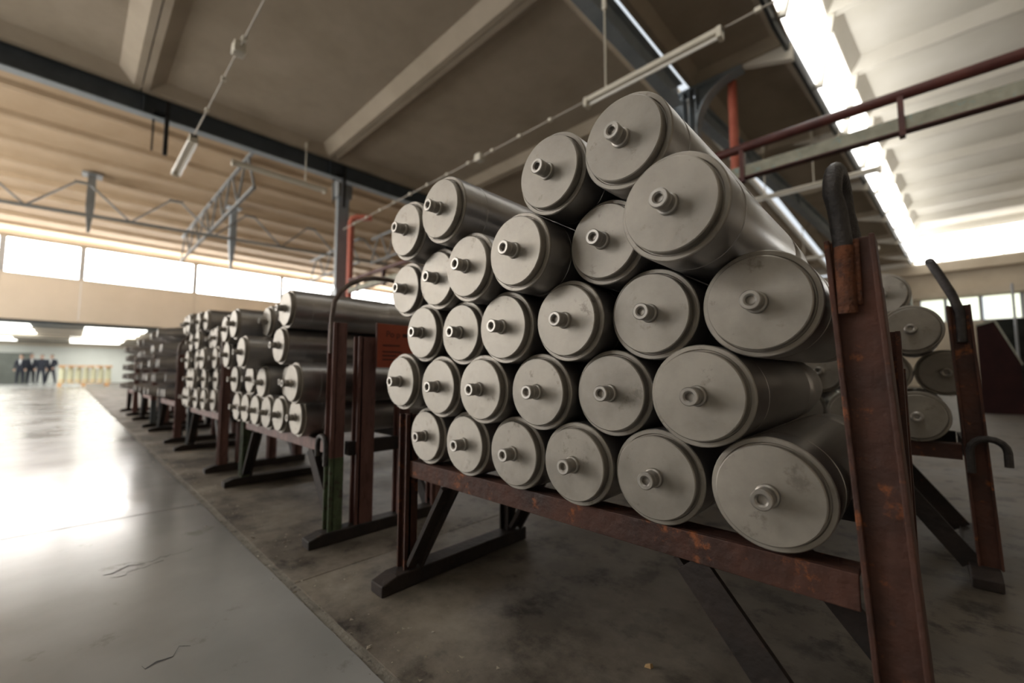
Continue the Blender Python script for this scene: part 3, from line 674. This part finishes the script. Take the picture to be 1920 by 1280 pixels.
def person(loc, rz, label, h=1.75, stance=.1, shirt=True, arm=0.):
    o = empty('person', loc, label, 'person', 'people at the far wall', rz); k = h/1.75
    V = [(0, 0, .93), (0, 0, 1.12), (0, .01, 1.38), (0, .0, 1.47), (0, -.01, 1.53)]; Rr = [(.16, .11), (.15, .105), (.19, .11), (.07, .065), (.055, .055)]
    Ed = [(0, 1), (1, 2), (2, 3), (3, 4)]
    for s in (-1, 1):
        n = len(V); V += [(s*.09, 0, .85), (s*(.09+stance*.4), -.02, .48), (s*(.09+stance*.6), .02, .09), (s*(.10+stance*.65), -.13, .035)]
        Rr += [.10, .07, .05, .042]; Ed += [(0, n), (n, n+1), (n+1, n+2), (n+2, n+3)]
        n = len(V); V += [(s*.19, .01, 1.40), (s*.25, .03, 1.14), (s*(.24-arm*.12), -.06-arm*.14, .92+arm*.12)]
        Rr += [.075, .055, .042]; Ed += [(2, n), (n, n+1), (n+1, n+2)]
    V = [(a*k, b*k, c_*k) for a, b, c_ in V]
    skin_mesh('body', V, Ed, Rr, 'suit', o)
    hd = MB(); 
    def ball(mb, c, rx, ry, rz_, n=14, m_=10, z0=-1., z1=1.):
        vs = []; 
        for i in range(m_+1):
            t = z0+(z1-z0)*i/m_; t = max(-.999, min(.999, t)); rr = math.sqrt(1-t*t)
            vs += [(c[0]+rx*rr*math.cos(2*PI*j/n), c[1]+ry*rr*math.sin(2*PI*j/n), c[2]+rz_*t) for j in range(n)]
        fs = [(i*n+j, i*n+(j+1) % n, (i+1)*n+(j+1) % n, (i+1)*n+j) for i in range(m_) for j in range(n)]+[tuple(range(n))[::-1], tuple(range(m_*n, (m_+1)*n))]
        mb.add(vs, fs)
    ball(hd, (0, -.01, 1.63*k), .075, .095, .118); hd.tube([(0, -.095, 1.65*k), (0, -.125, 1.615*k), (0, -.098, 1.605*k)], [.008, .016, .012], 6)
    for s in (-1, 1): ball(hd, (s*.077, 0, 1.63*k), .012, .022, .032, 6, 4)
    hd.tube([(0, 0, 1.46*k), (0, -.01, 1.56*k)], .055, 10)
    h_ = hd.build('head', 'skin', o, smooth=1.2)
    eb = MB()
    for s in (-1, 1): ball(eb, (s*.03, -.098, 1.645*k), .011, .006, .007, 6, 4)
    eb.box(-.025, .025, -.104, -.09, 1.572*k, 1.578*k); eb.build('eyes_and_mouth', 'hair', h_)
    hb = MB(); ball(hb, (0, .012, 1.655*k), .083, .098, .107, z0=-.1); hb.build('hair', 'hair', o, smooth=1.2)
    if shirt:
        MB().add([(-.055, -.115, 1.46*k), (.055, -.115, 1.46*k), (.0, -.128, 1.14*k), (-.055, -.06, 1.46*k), (.055, -.06, 1.46*k), (0, -.07, 1.14*k)], [(0, 1, 2), (5, 4, 3), (0, 3, 4, 1), (1, 4, 5, 2), (2, 5, 3, 0)]).build('shirt', 'shirt', o)
    for s in (-1, 1):
        p = Vector((s*(.24-arm*.12)*k, (-.06-arm*.14)*k, (.92+arm*.12)*k)); hv = [p, p+Vector((0, -.01, -.07))]; he = [(0, 1)]; hr = [.03, .036]
        for i in range(4):
            n = len(hv); q = hv[1]+Vector(((i-1.5)*.018, 0, -.02)); hv += [q, q+Vector((0, -.008, -.035)), q+Vector((0, -.02, -.06+abs(i-1.3)*.008))]; he += [(1, n), (n, n+1), (n+1, n+2)]; hr += [.011, .010, .008]
        n = len(hv); hv += [p+Vector((-s*.03, -.02, -.05)), p+Vector((-s*.045, -.03, -.09))]; he += [(0, n), (n, n+1)]; hr += [.012, .009]
        skin_mesh('hand', hv, he, hr, 'skin', o, sub=0)
    return o
# toward the camera is +X from there
person((-38.2, -2.02, 0), math.radians(70), 'person in black suit standing at the left of the group by the door', 1.72, .08)
person((-38.4, -1.62, 0), math.radians(100), 'person in dark suit and pale shirt second in the group', 1.78, .06)
person((-38.0, -1.20, 0), math.radians(80), 'person in navy suit third in the group', 1.76, .08, False)
person((-38.2, -.80, 0), math.radians(60), 'person in dark suit with legs apart at the group edge near the pallet', 1.78, .22, True, .6)
